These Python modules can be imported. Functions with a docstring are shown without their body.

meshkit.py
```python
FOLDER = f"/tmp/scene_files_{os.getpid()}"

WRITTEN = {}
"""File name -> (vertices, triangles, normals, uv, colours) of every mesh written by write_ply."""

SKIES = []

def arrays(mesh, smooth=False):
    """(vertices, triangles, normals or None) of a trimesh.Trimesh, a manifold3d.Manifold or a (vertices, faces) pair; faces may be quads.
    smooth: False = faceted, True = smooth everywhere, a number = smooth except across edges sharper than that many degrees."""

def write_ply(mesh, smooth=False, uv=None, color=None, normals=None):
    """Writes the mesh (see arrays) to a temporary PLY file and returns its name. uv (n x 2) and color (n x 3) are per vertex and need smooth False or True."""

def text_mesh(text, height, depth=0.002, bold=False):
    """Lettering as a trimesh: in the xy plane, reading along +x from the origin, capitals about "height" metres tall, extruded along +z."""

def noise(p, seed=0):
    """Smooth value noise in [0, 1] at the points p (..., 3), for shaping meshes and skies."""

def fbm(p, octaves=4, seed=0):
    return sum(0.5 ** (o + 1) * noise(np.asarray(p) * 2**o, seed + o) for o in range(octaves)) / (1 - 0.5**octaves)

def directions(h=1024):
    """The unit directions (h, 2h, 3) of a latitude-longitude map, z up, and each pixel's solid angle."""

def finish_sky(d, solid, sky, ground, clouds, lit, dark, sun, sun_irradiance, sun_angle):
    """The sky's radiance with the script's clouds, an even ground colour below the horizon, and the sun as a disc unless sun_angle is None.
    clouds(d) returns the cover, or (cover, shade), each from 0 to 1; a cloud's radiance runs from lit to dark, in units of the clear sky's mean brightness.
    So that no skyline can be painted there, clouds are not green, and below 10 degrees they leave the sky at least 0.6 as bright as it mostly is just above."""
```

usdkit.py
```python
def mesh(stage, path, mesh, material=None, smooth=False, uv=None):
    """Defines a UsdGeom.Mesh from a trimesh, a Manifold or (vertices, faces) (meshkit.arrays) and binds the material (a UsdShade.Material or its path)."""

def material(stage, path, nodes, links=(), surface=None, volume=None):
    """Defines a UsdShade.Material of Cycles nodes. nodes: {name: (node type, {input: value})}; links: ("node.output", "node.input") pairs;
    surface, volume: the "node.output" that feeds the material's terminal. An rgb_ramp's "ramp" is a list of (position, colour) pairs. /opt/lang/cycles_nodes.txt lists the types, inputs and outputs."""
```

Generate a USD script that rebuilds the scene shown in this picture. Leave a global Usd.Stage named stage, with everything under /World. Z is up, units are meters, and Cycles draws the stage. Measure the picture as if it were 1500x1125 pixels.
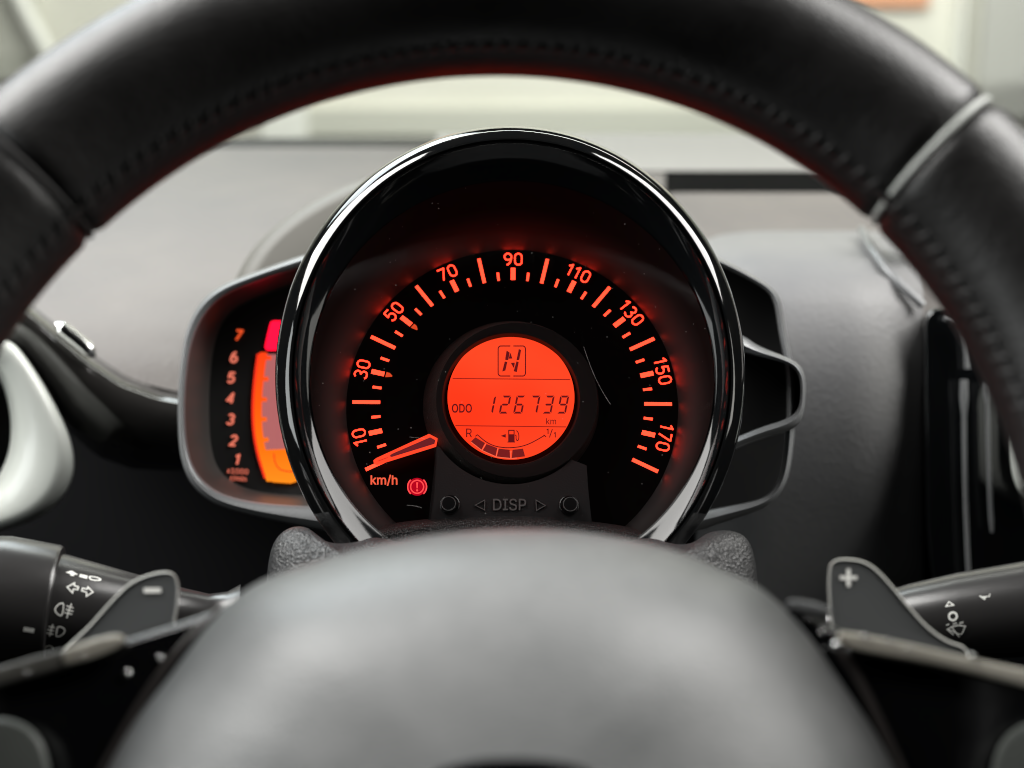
import math, random
import numpy as np
import trimesh
import meshkit, usdkit
from shapely.geometry import Polygon, LineString, Point, box as sbox, MultiPolygon
from shapely.ops import unary_union
from pxr import Usd, UsdGeom, UsdLux, UsdShade, Gf, Sdf

rnd = random.Random(7)
stage = Usd.Stage.CreateInMemory()
UsdGeom.SetStageUpAxis(stage, 'Z')
UsdGeom.SetStageMetersPerUnit(stage, 1.0)
UsdGeom.Xform.Define(stage, '/World')
UsdGeom.Scope.Define(stage, '/World/Looks')

# ------------------------------------------------------------------ camera
K = 0.8 / 1500                                  # tangent per pixel of the 1500 px wide photograph
PITCH = math.radians(12)
CAM = np.array([0.0, 0.0, 1.15])
RIGHT = np.array([1.0, 0, 0])
FWD = np.array([0, math.cos(PITCH), -math.sin(PITCH)])
UP = np.array([0, math.sin(PITCH), math.cos(PITCH)])
cam = UsdGeom.Camera.Define(stage, '/World/camera')
cam.CreateHorizontalApertureAttr(36.0)
cam.CreateVerticalApertureAttr(27.0)
cam.CreateFocalLengthAttr(45.0)
cam.CreateFStopAttr(6.0)
cam.CreateFocusDistanceAttr(0.442)
cam.CreateClippingRangeAttr(Gf.Vec2f(0.02, 100.0))
m = np.eye(4)
m[0, :3], m[1, :3], m[2, :3], m[3, :3] = RIGHT, UP, -FWD, CAM
cam.AddTransformOp().Set(Gf.Matrix4d(m.tolist()))
cam.CreateExposureAttr(0.0)

# ------------------------------------------------------------------ lamps of the hall the car stands in
def rect_light(name, pos, target, w, h, inten, col=(1, 1, 1)):
    l = UsdLux.RectLight.Define(stage, '/World/' + name)
    l.CreateWidthAttr(w); l.CreateHeightAttr(h); l.CreateIntensityAttr(inten); l.CreateColorAttr(Gf.Vec3f(*col))
    pos, target = np.array(pos, float), np.array(target, float)
    z = pos - target; z /= np.linalg.norm(z)
    x = np.cross([0, 0, 1.0] if abs(z[2]) < .99 else [0, 1.0, 0], z); x /= np.linalg.norm(x)
    y = np.cross(z, x)
    mm = np.eye(4); mm[0, :3], mm[1, :3], mm[2, :3], mm[3, :3] = x, y, z, pos
    l.AddTransformOp().Set(Gf.Matrix4d(mm.tolist()))
    return l

rect_light('ceiling_lamp', (-1.25, 0.55, 2.45), (-0.1, 0.3, 1.0), 1.0, 1.3, 16.0, (1.0, 0.985, 0.955))
rect_light('ceiling_lamp_001', (1.25, 0.55, 2.45), (0.1, 0.3, 1.0), 1.0, 1.3, 13.5, (1.0, 0.985, 0.955))
rect_light('front_lamp', (-1.1, 2.0, 2.7), (-0.1, 0.3, 1.15), 1.6, 0.8, 9.0, (0.88, 0.95, 1.0))
rect_light('left_window', (-1.5, -0.1, 1.4), (0, 0.25, 1.1), 0.7, 0.7, 5.5, (0.93, 0.97, 0.96))
rect_light('right_window', (1.6, -0.1, 1.4), (0, 0.25, 1.1), 0.7, 0.7, 4.0, (1.0, 0.99, 0.93))
rect_light('hall_lamp', (0.3, 2.3, 3.2), (0.1, 4.0, 1.4), 3.0, 0.8, 16.0, (1.0, 0.99, 0.93))

# ------------------------------------------------------------------ frames of reference
def cam2w(p):
    p = np.asarray(p, float)
    return CAM + p[..., :1] * RIGHT + p[..., 1:2] * FWD + p[..., 2:3] * UP

def at(px, py, d):
    """The point at depth d behind pixel (px, py) of the photograph."""
    px, py, d = np.broadcast_arrays(np.asarray(px, float), np.asarray(py, float), np.asarray(d, float))
    return cam2w(np.stack([(px - 750) * K * d, d, (562.5 - py) * K * d], -1))

class Frame:
    """A tilted plane: u to the right, v up along the plane, w towards the driver (millimetres)."""
    def __init__(s, o, tilt):
        s.O, s.U = np.array(o, float), np.array([1.0, 0, 0])
        s.V, s.W = np.array([0, math.sin(tilt), math.cos(tilt)]), np.array([0, -math.cos(tilt), math.sin(tilt)])
    def p(s, u, v, w=0):
        u, v, w = np.broadcast_arrays(np.asarray(u, float), np.asarray(v, float), np.asarray(w, float))
        return cam2w(s.O + (u[..., None] * s.U + v[..., None] * s.V + w[..., None] * s.W) * 1e-3)
    def px(s, xy, w=0.0, t=0.0, raw=False):
        """Where the sight lines through the pixels xy meet the plane w + t*v."""
        xy = np.asarray(xy, float); w = np.asarray(w, float) * 1e-3
        r = np.stack([(xy[..., 0] - 750) * K, np.ones(xy.shape[:-1]), (562.5 - xy[..., 1]) * K], -1)
        sc = (w + s.O @ s.W - t * (s.O @ s.V)) / (r @ s.W - t * (r @ s.V))
        q = r * sc[..., None]
        if raw:
            q = q - s.O
            return np.stack([q @ s.U, q @ s.V, q @ s.W], -1) * 1e3
        return cam2w(q)
    def wdir(s):
        return cam2w(s.W) - CAM

DIAL = Frame([0.00006, 0.45, -0.00673], math.radians(17.25))
WHEEL = Frame([-0.0040, 0.2744, -0.0426], 0.30)

# ------------------------------------------------------------------ materials
MAT = {}
def mat(name, base=(.1, .1, .1), rough=.5, metal=0.0, ior=1.5, coat=0.0, bump=None, vary=None, speck=None, **kw):
    """bump: list of (texture, scale, strength, distance); vary: (scale, other colour)."""
    nodes = {'g': ('geometry', {}), 'p': ('principled_bsdf', {'base_color': base, 'roughness': rough, 'metallic': metal, 'ior': ior, 'coat_weight': coat, 'coat_roughness': .05, **kw})}
    links = []
    if vary:
        sc, other = vary[0], vary[1]
        nodes['vn'] = ('noise_texture', {'scale': sc, 'detail': 4.0, 'roughness': .6})
        nodes['vr'] = ('rgb_ramp', {'ramp': [(.32, base), (.68, other)]})
        links += [('g.position', 'vn.vector'), ('vn.fac', 'vr.fac'), ('vr.color', 'p.base_color')]
        if len(vary) > 2:
            nodes['rr'] = ('map_range', {'from_min': .3, 'from_max': .7, 'to_min': vary[2], 'to_max': vary[3]})
            links += [('vn.fac', 'rr.value'), ('rr.result', 'p.roughness')]
    if speck:                                     # dust: sparse pale grains (scale, threshold, colour)
        nodes['sv'] = ('voronoi_texture', {'scale': speck[0]})
        nodes['sm'] = ('math', {'math_type': 'less_than', 'value2': speck[1]})
        nodes['sc'] = ('mix_color', {'a': base, 'b': speck[2]})
        links += [('g.position', 'sv.vector'), ('sv.distance', 'sm.value1'), ('sm.value', 'sc.fac'), ('sc.result', 'p.base_color')]
    prev = None
    for i, (tex, sc, st, dist) in enumerate(bump or []):
        nodes[f'b{i}'] = (tex, {'scale': sc})
        nodes[f'bb{i}'] = ('bump', {'strength': st, 'distance': dist})
        out = 'distance' if tex == 'voronoi_texture' else 'fac'
        links += [('g.position', f'b{i}.vector'), (f'b{i}.{out}', f'bb{i}.height')]
        if prev:
            links.append((prev + '.normal', f'bb{i}.normal'))
        prev = f'bb{i}'
    if prev:
        links.append((prev + '.normal', 'p.normal'))
    MAT[name] = usdkit.material(stage, '/World/Looks/' + name, nodes, links, surface='p.BSDF')
    return name

def glow(name, col, strength=1.0, edge=None):
    MAT[name] = usdkit.material(stage, '/World/Looks/' + name, {'e': ('emission', {'color': col, 'strength': strength})}, [], surface='e.emission')
    return name

mat('leather', (.006, .0056, .0056), .40, bump=[('voronoi_texture', 700, .25, .0004), ('noise_texture', 60, .15, .002)], vary=(25, (.010, .0092, .009), .34, .5))
mat('leather_thread', (.022, .021, .021), .7)
mat('seam_thread', (.62, .64, .61), .4)
mat('airbag_plastic', (.15, .155, .156), .42, bump=[('voronoi_texture', 1100, .35, .0003)], vary=(30, (.20, .203, .204), .38, .47))
mat('piano_black', (.004, .0045, .005), .06, coat=.6, bump=[('noise_texture', 90, .05, .0006)])
mat('bezel_black', (.004, .0045, .005), .05, coat=.25, bump=[('noise_texture', 130, .10, .0005)], vary=(170, (.005, .005, .005), .02, .10))
mat('wall_black', (.004, .0045, .005), .07, ior=1.36, bump=[('noise_texture', 120, .06, .0004)])
mat('dial_black', (.0035, .003, .003), .5, ior=1.25)
mat('hub_black', (.006, .006, .006), .5, bump=[('noise_texture', 2500, .15, .0002)])
mat('hub_textured', (.045, .048, .045), .55, bump=[('voronoi_texture', 2200, .5, .0003)])
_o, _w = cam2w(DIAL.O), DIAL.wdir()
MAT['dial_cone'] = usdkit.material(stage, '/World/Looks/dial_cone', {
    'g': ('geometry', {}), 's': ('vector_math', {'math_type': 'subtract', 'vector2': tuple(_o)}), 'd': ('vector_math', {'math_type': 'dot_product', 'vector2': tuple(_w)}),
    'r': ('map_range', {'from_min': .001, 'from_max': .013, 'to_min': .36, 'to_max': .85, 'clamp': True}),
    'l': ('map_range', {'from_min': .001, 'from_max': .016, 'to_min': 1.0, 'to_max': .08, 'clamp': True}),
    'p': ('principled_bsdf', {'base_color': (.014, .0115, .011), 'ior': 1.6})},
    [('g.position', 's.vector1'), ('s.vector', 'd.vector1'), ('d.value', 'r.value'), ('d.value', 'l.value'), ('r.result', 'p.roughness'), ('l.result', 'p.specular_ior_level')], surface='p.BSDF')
mat('panel_grey', (.034, .035, .037), .55, bump=[('noise_texture', 1800, .2, .0003)], speck=(420, .045, (.2, .2, .2)))
mat('relief_black', (.02, .02, .021), .3)
mat('dust_grey', (.30, .29, .28), .6)
mat('relief_highlight', (.27, .27, .27), .3)  # highlights on the edges of dark relief, put into a pale colour
mat('button_black', (.02, .02, .021), .2)
mat('grain_black', (.035, .035, .036), .38, bump=[('voronoi_texture', 1300, .9, .0005)])
mat('shroud_grain', (.016, .016, .017), .38, bump=[('voronoi_texture', 1150, .7, .0006)], vary=(60, (.024, .024, .025)))
mat('satin_grey', (.20, .205, .21), .38, metal=.35, bump=[('noise_texture', 900, .15, .0003)])
mat('pod_wall', (.05, .046, .043), .4)
mat('pod_face', (.012, .012, .012), .5)
mat('void_black', (.003, .003, .003), .6)
mat('dash_pad', (.18, .163, .151), .6, bump=[('voronoi_texture', 500, .3, .0006)], vary=(7, (.135, .126, .122)))
mat('dash_ledge_lit', (.34, .33, .315), .6)  # strong light on the windscreen ledge is put into this pale colour
mat('cowl_grey', (.12, .115, .10), .55)
mat('dash_fascia', (.17, .172, .18), .5, bump=[('voronoi_texture', 500, .3, .0006)], vary=(10, (.21, .208, .208)))
mat('slot_shade', (.003, .003, .003), .9, ior=1.12)
mat('dash_dark', (.004, .004, .005), .5, ior=1.25)
mat('trim_gloss', (.020, .019, .018), .14, coat=.5)
mat('vent_white', (.72, .75, .70), .3, coat=.3)
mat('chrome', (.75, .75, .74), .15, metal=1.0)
mat('stalk_plastic', (.022, .021, .021), .27, ior=1.65, bump=[('noise_texture', 3000, .12, .0002)])
mat('paddle_grey', (.062, .065, .066), .4, bump=[('noise_texture', 1500, .1, .0003)])
mat('paddle_edge_highlight', (.28, .28, .26), .4)  # highlight of the rolled paddle edge, put into a paler colour
mat('print_white', (.78, .78, .74), .5)
mat('spoke_sheen', (.52, .49, .42), .25, metal=.2, coat=.4)  # light reflected by the gloss black spoke edge, put into the colour
mat('spoke_facet', (.05, .044, .042), .2, coat=.4)
mat('spoke_gloss', (.005, .0052, .006), .12, coat=.5, bump=[('noise_texture', 55, .25, .002)])
mat('spoke_sheen_dim', (.10, .097, .088), .3)  # dim far end of the same edge, its weaker reflection in the colour
mat('spoke_insert', (.10, .108, .10), .4)
mat('wall_paint', (.66, .655, .58), .8, vary=(1.2, (.72, .71, .64)))
mat('wall_band', (.56, .565, .50), .8)
mat('wall_grey', (.50, .50, .47), .7)
mat('post_white', (.82, .83, .78), .6)
mat('orange_sign', (.75, .36, .20), .6)

glow('tick_glow', (3.0, .15, .065), 1.0)
glow('number_glow', (5.2, .14, .06), 1.0)
glow('unit_glow', (1.0, .125, .06), .95)
glow('needle_glow', (1.0, .055, .02), 1.35)
glow('needle_core', (.16, .016, .02), 1.0)
glow('needle_mid', (.75, .03, .015), 1.0)
glow('gear_mark_glow', (.75, .07, .02), 1.0)
glow('screen_segment', (.135, .008, .010), 1.0)
glow('screen_bar', (.20, .014, .014), 1.0)
glow('screen_line', (.30, .010, .008), 1.0)
glow('screen_pale', (1.0, .17, .09), 1.0)
glow('warning_red', (.50, .002, .014), 1.0)
glow('warning_line', (1.0, .07, .07), 1.2)
glow('rev_number', (.78, .18, .115), 1.0)
glow('rev_number_top', (.85, .085, .02), 1.0)
glow('rev_red', (1.0, .004, .03), 2.2)
MAT['rev_orange'] = usdkit.material(stage, '/World/Looks/rev_orange', {
    'g': ('geometry', {}), 's': ('vector_math', {'math_type': 'subtract', 'vector2': tuple(at(385, 705, .53))}), 'd': ('vector_math', {'math_type': 'dot_product', 'vector2': tuple(UP)}),
    'm': ('map_range', {'from_min': 0.0, 'from_max': .053, 'clamp': True}), 'r': ('rgb_ramp', {'ramp': [(0, (1.0, .26, .012)), (.25, (1.0, .17, .006)), (.6, (1.0, .10, .005)), (1.0, (1.0, .055, .008))]}), 'e': ('emission', {'strength': 1.1})},
    [('g.position', 's.vector1'), ('s.vector', 'd.vector1'), ('d.value', 'm.value'), ('m.result', 'r.fac'), ('r.color', 'e.color')], surface='e.emission')
glow('rev_edge', (1.0, .035, .012), 1.0)
glow('rev_amber', (1.0, .22, .01), 1.2)
glow('rev_pale', (.46, .14, .14), 1.0)
# the lit screen: an even red orange with the faint unevenness of its lamp
MAT['screen_glow'] = usdkit.material(stage, '/World/Looks/screen_glow', {
    'g': ('geometry', {}), 'n': ('noise_texture', {'scale': 26.0, 'detail': 1.0}),
    'r': ('rgb_ramp', {'ramp': [(.3, (1.0, .040, .010)), (.7, (1.0, .068, .020))]}), 'e': ('emission', {'strength': 1.12})},
    [('g.position', 'n.vector'), ('n.fac', 'r.fac'), ('r.color', 'e.color')], surface='e.emission')
def clear(name, col, rough, ior=1.5, amount=1.0, dust=None):
    nodes = {'t': ('transparent_bsdf', {'color': col}), 'y': ('glossy_bsdf', {'color': (1, 1, 1), 'roughness': rough}), 'f': ('fresnel', {'IOR': ior}),
             'k': ('math', {'math_type': 'multiply', 'value2': amount}), 'm': ('mix_closure', {})}
    links = [('f.fac', 'k.value1'), ('k.value', 'm.fac'), ('t.BSDF', 'm.closure1'), ('y.BSDF', 'm.closure2')]
    out = 'm.closure'
    if dust:
        nodes.update({'g': ('geometry', {}), 'v': ('voronoi_texture', {'scale': dust[0]}), 'n': ('noise_texture', {'scale': 60.0}), 'c': ('math', {'math_type': 'multiply', 'value2': dust[1] * 2}),
                      'l': ('math', {'math_type': 'less_than'}), 'd': ('diffuse_bsdf', {'color': (.5, .5, .48)}), 'h': ('math', {'math_type': 'multiply', 'value2': .35}), 'm2': ('mix_closure', {})})
        links += [('g.position', 'v.vector'), ('g.position', 'n.vector'), ('n.fac', 'c.value1'), ('v.distance', 'l.value1'), ('c.value', 'l.value2'), ('l.value', 'h.value1'), ('h.value', 'm2.fac'),
                  ('m.closure', 'm2.closure1'), ('d.BSDF', 'm2.closure2')]
        out = 'm2.closure'
    MAT[name] = usdkit.material(stage, '/World/Looks/' + name, nodes, links, surface=out)
clear('lens_clear', (.97, .97, .97), .02, 1.35, .8, dust=(270.0, .042))
clear('windscreen_glass', (.97, .985, .97), .01, 1.45, .6)

# ------------------------------------------------------------------ prim helpers
used = {}
def numbered(path):
    n = used.get(path, 0); used[path] = n + 1
    return path if n == 0 else f'{path}_{n:03d}'
def tag(prim, label=None, cat=None, group=None, kind=None):
    for k_, v_ in (('label', label), ('category', cat), ('group', group), ('kind', kind)):
        if v_:
            prim.SetCustomDataByKey(k_, v_)
    return prim
def thing(name, label, cat, origin=(0, 0, 0), group=None):
    x = UsdGeom.Xform.Define(stage, numbered('/World/' + name))
    x.AddTranslateOp().Set(Gf.Vec3d(*map(float, origin)))
    return tag(x.GetPrim(), label, cat, group)
def origin_of(parent):
    p = parent
    while p.GetPath().pathString.count('/') > 2:
        p = p.GetParent()
    v = p.GetAttribute('xformOp:translate').Get() if p.HasAttribute('xformOp:translate') else None
    return np.array(v) if v is not None else np.zeros(3)
def obj(name, mesh, material, parent=None, smooth=False, label=None, cat=None, kind=None, group=None):
    if isinstance(mesh, (list,)):
        mesh = trimesh.util.concatenate(mesh)
    path = numbered((parent.GetPath().pathString if parent else '/World') + '/' + name)
    if parent:
        mesh = mesh.copy(); mesh.vertices = mesh.vertices - origin_of(parent)
    return tag(usdkit.mesh(stage, path, mesh, MAT[material], smooth=smooth).GetPrim(), label, cat, group, kind)

# ------------------------------------------------------------------ geometry helpers
def chaikin(pts, n=3, closed=True):
    p = np.asarray(pts, float)
    for _ in range(n):
        q = np.roll(p, -1, 0) if closed else p[1:]
        a = p if closed else p[:-1]
        new = np.empty((2 * len(a), p.shape[1])); new[0::2] = .75 * a + .25 * q; new[1::2] = .25 * a + .75 * q
        if not closed:
            new = np.vstack([p[:1], new, p[-1:]])
        p = new
    return p
def resample(p, n, closed=True):
    p = np.asarray(p, float)
    if closed:
        p = np.vstack([p, p[:1]])
    s = np.r_[0, np.cumsum(np.linalg.norm(np.diff(p, axis=0), axis=1))]
    t = np.linspace(0, s[-1], n + 1)[:-1] if closed else np.linspace(0, s[-1], n)
    return np.stack([np.interp(t, s, p[:, i]) for i in range(p.shape[1])], 1)
def outline(pts, n=160, it=3):
    return resample(chaikin(pts, it), n)
def loft(loops, closed=True, cap0=False, cap1=False):
    L, n = len(loops), len(loops[0])
    v = np.vstack(loops); f = []
    m_ = n if closed else n - 1
    i, j = np.meshgrid(np.arange(L - 1), np.arange(m_), indexing='ij')
    a, b = i * n + j, i * n + (j + 1) % n
    c, d = b + n, a + n
    f = np.vstack([np.stack([a, b, c], -1).reshape(-1, 3), np.stack([a, c, d], -1).reshape(-1, 3)])
    extra = []
    for on, base in ((cap0, 0), (cap1, (L - 1) * n)):
        if on:
            v = np.vstack([v, v[base:base + n].mean(0)]); ci = len(v) - 1
            k_ = np.arange(n)
            extra.append(np.stack([base + k_, base + (k_ + 1) % n, np.full(n, ci)], 1))
    if extra:
        f = np.vstack([f] + extra)
    me = trimesh.Trimesh(v, f, process=False)
    return me
def facing(me, toward=None):
    """Turns the faces so that most look at the viewer's side."""
    toward = CAM if toward is None else toward
    d = ((toward - me.triangles_center) * me.face_normals).sum(1)
    if (d * me.area_faces).sum() < 0:
        me.invert()
    return me
def grid(P):
    R_, C_ = P.shape[:2]
    return facing(loft([P[i] for i in range(R_)], closed=False))
def polys(g):
    return [q for q in (g.geoms if hasattr(g, 'geoms') else [g]) if q.area > 1e-9]
def plate(shape, to3, thick, wdir):
    """A flat shape extruded along wdir: to3 maps its 2-D vertices to the top face."""
    out = []
    for q in polys(shape):
        e = trimesh.creation.extrude_polygon(q, 1.0, engine='earcut')
        v = e.vertices
        e.vertices = to3(v[:, :2]) + ((v[:, 2] - 1.0) * thick)[:, None] * wdir
        out.append(facing_solid(e))
    return trimesh.util.concatenate(out)
def facing_solid(e):
    if e.volume < 0:
        e.invert()
    return e
def flat_px(shape, frame, w, thick=.2, t=0.0):
    return plate(shape, lambda xy: frame.px(xy, w, t), thick * 1e-3, frame.wdir())
def flat_uv(shape, frame, w, thick=.2):
    return plate(shape, lambda xy: frame.p(xy[:, 0], xy[:, 1], w), thick * 1e-3, frame.wdir())
def tube(pts, r, sides=12, cap=True):
    p = np.asarray(pts, float)
    t = np.gradient(p, axis=0); t /= np.linalg.norm(t, axis=1, keepdims=True)
    ref = np.array([.31, .17, .93])
    a = np.cross(t, ref); a /= np.linalg.norm(a, axis=1, keepdims=True)
    b = np.cross(t, a)
    ang = np.arange(sides) * 2 * np.pi / sides
    r = np.broadcast_to(np.asarray(r, float), (len(p),))
    loops = [p[i] + r[i] * (np.cos(ang)[:, None] * a[i] + np.sin(ang)[:, None] * b[i]) for i in range(len(p))]
    return facing_solid(loft(loops, True, cap, cap))
def stroke(pts, w=1.5, cap=2):
    return LineString(pts).buffer(w / 2, cap_style=cap, join_style=2)
def arc(cx, cy, r, a0, a1, n=24, ry=None):
    a = np.radians(np.linspace(a0, a1, n))
    return np.stack([cx + r * np.cos(a), cy - (ry or r) * np.sin(a)], 1)
def text2(text, height, bold=False, sx=1.0):
    """Lettering as a mesh centred on the origin: x right, y up, z 0..1 deep."""
    tm = meshkit.text_mesh(text, height, 1.0, bold)
    b = tm.bounds
    tm.vertices = (tm.vertices - [(b[0, 0] + b[1, 0]) / 2, height / 2, 0]) * [sx, 1, 1]
    return tm
def text_px(text, cx, cy, h, frame, w, thick=.2, ang=0, bold=False, sx=1.0, slant=0.0):
    """Lettering whose capitals stand h pixels tall about the pixel (cx, cy)."""
    tm = text2(text, h, bold, sx)
    v = tm.vertices.copy()
    v[:, 0] += slant * v[:, 1]
    a = math.radians(ang); x = v[:, 0] * math.cos(a) - v[:, 1] * math.sin(a); y = v[:, 0] * math.sin(a) + v[:, 1] * math.cos(a)
    tm.vertices = frame.px(np.stack([cx + x, cy - y], 1), w) + ((v[:, 2] - 1) * thick * 1e-3)[:, None] * frame.wdir()
    return facing_solid(tm)
def text_uv(text, u, v0, h, ang, frame, w, thick=.2, bold=False, sx=1.0):
    tm = text2(text, h, bold, sx)
    v = tm.vertices; a = math.radians(ang)
    x = v[:, 0] * math.cos(a) - v[:, 1] * math.sin(a); y = v[:, 0] * math.sin(a) + v[:, 1] * math.cos(a)
    tm.vertices = frame.p(u + x, v0 + y, w) + ((v[:, 2] - 1) * thick * 1e-3)[:, None] * frame.wdir()
    return facing_solid(tm)
def numeral(ch):
    """Rounded road-sign style numerals, 1 tall and .64 wide, as centre lines."""
    W_, t_ = .60, .0
    el = lambda cx, cy, rx, ry, a0, a1, n=22: [(cx + rx * math.cos(math.radians(a)), cy + ry * math.sin(math.radians(a))) for a in np.linspace(a0, a1, n)]
    if ch == '0': return [el(.3, .68, .24, .24, 0, 180) + el(.3, .32, .24, .24, 180, 360) + [(.54, .68)]]
    if ch == '1': return [[(.02, .74), (.25, .92), (.25, .075)]]
    if ch == '2': return [el(.3, .69, .23, .23, 165, -30) + [(.07, .075), (.54, .075)]]
    if ch == '3': return [el(.28, .71, .22, .21, 150, -80) + el(.28, .29, .25, .22, 80, -155)]
    if ch == '4': return [[(.42, .06), (.42, .92), (.05, .29), (.56, .29)]]
    if ch == '5': return [[(.52, .92), (.12, .92), (.09, .53)] + el(.29, .34, .24, .265, 128, -150)]
    if ch == '6': return [el(.3, .32, .24, .245, 0, 360) , [(.065, .36)] + el(.42, .45, .34, .48, 170, 95, 8)]
    if ch == '7': return [[(.05, .92), (.54, .92), (.20, .075)]]
    if ch == '9': return [el(.3, .68, .24, .245, 0, 360), [(.535, .64)] + el(.18, .55, .34, .48, -10, -85, 8)]
    if ch == '/': return [[(.0, -.02), (.36, 1.0)]]
NUM_W = {'1': .42, '/': .40}
def numerals(text, h, weight=.165, spacing=.13, slant=0.0, sx=1.0):
    """A centred shape h tall."""
    x, parts = 0.0, []
    for ch in text:
        for ln in numeral(ch):
            parts.append(LineString([(px_ + x, py_) for px_, py_ in ln]).buffer(weight / 2, cap_style=2, join_style=1, quad_segs=4))
        x += NUM_W.get(ch, .60) + spacing
    g = unary_union(parts)
    b = g.bounds; cx = (b[0] + b[2]) / 2
    from shapely import affinity
    g = affinity.translate(g, -cx, -.5)
    g = affinity.affine_transform(g, [sx, slant, 0, 1, 0, 0])
    return affinity.scale(g, h, h, origin=(0, 0)).simplify(h * .004)
def turned(g, ang, x, y, flip=False):
    from shapely import affinity
    g = affinity.rotate(g, ang, origin=(0, 0))
    if flip:
        g = affinity.scale(g, 1, -1, origin=(0, 0))
    return affinity.translate(g, x, y)
def letters2(text, h, bold=False, sx=1.0):
    """Flat shape of lettering centred on the origin, y up."""
    tm = text2(text, h, bold, sx)
    top = tm.faces[tm.face_normals[:, 2] > .9]
    return unary_union([Polygon(tm.vertices[f][:, :2]).buffer(h * .002) for f in top])
mixl = lambda a, b, s: a * (1 - s) + b * s
def ball(c, r, sub=2):
    s = trimesh.creation.icosphere(sub, r); s.vertices = s.vertices + c
    return s

# ================================================================== THE SETTING: hall wall seen through the windscreen
def wall_box(x0, x1, z0, z1, y, th):
    b = trimesh.creation.box([x1 - x0, th, z1 - z0]); b.vertices = b.vertices + [(x0 + x1) / 2, y + th / 2, (z0 + z1) / 2]
    return b
WY = 3.9
obj('wall', wall_box(-4, 4, -0.2, 3.2, WY, .15), 'wall_paint', kind='structure')
def wall_px(px, py):                                   # where a sight line meets the wall's face
    r = (px - 750) * K * RIGHT + FWD + (562.5 - py) * K * UP
    return CAM + r * ((WY - .03) / r[1])
def on_wall(name, x0, y0, x1, y1, material, label, cat, th=.03, group=None):
    a, b = wall_px(x0, y1), wall_px(x1, y0)
    return obj(name, wall_box(a[0], b[0], a[2], b[2], WY - th, th - .001), material, label=label, cat=cat, group=group)
on_wall('wall_post', 1378, -260, 1426, 330, 'post_white', 'white upright post on the hall wall beside the grey panel', 'post', .08)
on_wall('wall_panel', 1430, -260, 2100, 175, 'wall_grey', 'grey panel on the hall wall right of the white post', 'panel', .03)
on_wall('wall_post', 388, -40, 444, 330, 'post_white', 'pale upright frame post on the wall above the left dashboard', 'post', .05)
on_wall('wall_rail', 452, 158, 1370, 200, 'wall_band', 'low beige rail running along the hall wall behind the dashboard', 'rail', .04)
on_wall('wall_sign', 1150, -90, 1368, 9, 'orange_sign', 'orange sign on the wall at the top beside the white post', 'sign', .02)
on_wall('wall_sign', 505, -90, 600, 4, 'orange_sign', 'small orange sign on the wall at the upper left', 'sign', .02)
for i, (xa, xb) in enumerate(((20, 88), (70, 78))):
    pass
bar = np.array([wall_px(18, -40), wall_px(52, 30), wall_px(86, 92), wall_px(150, 200)]) - [0, .05, 0]
obj('roof_strut', tube(bar, .022, 8), 'post_white', smooth=40, label='thin white strut leaning on the wall at the far upper left', cat='strut')
on_wall('wall_panel', -700, -260, 30, 120, 'wall_band', 'beige wall panel behind the leaning strut at the far left', 'panel', .025)

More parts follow.
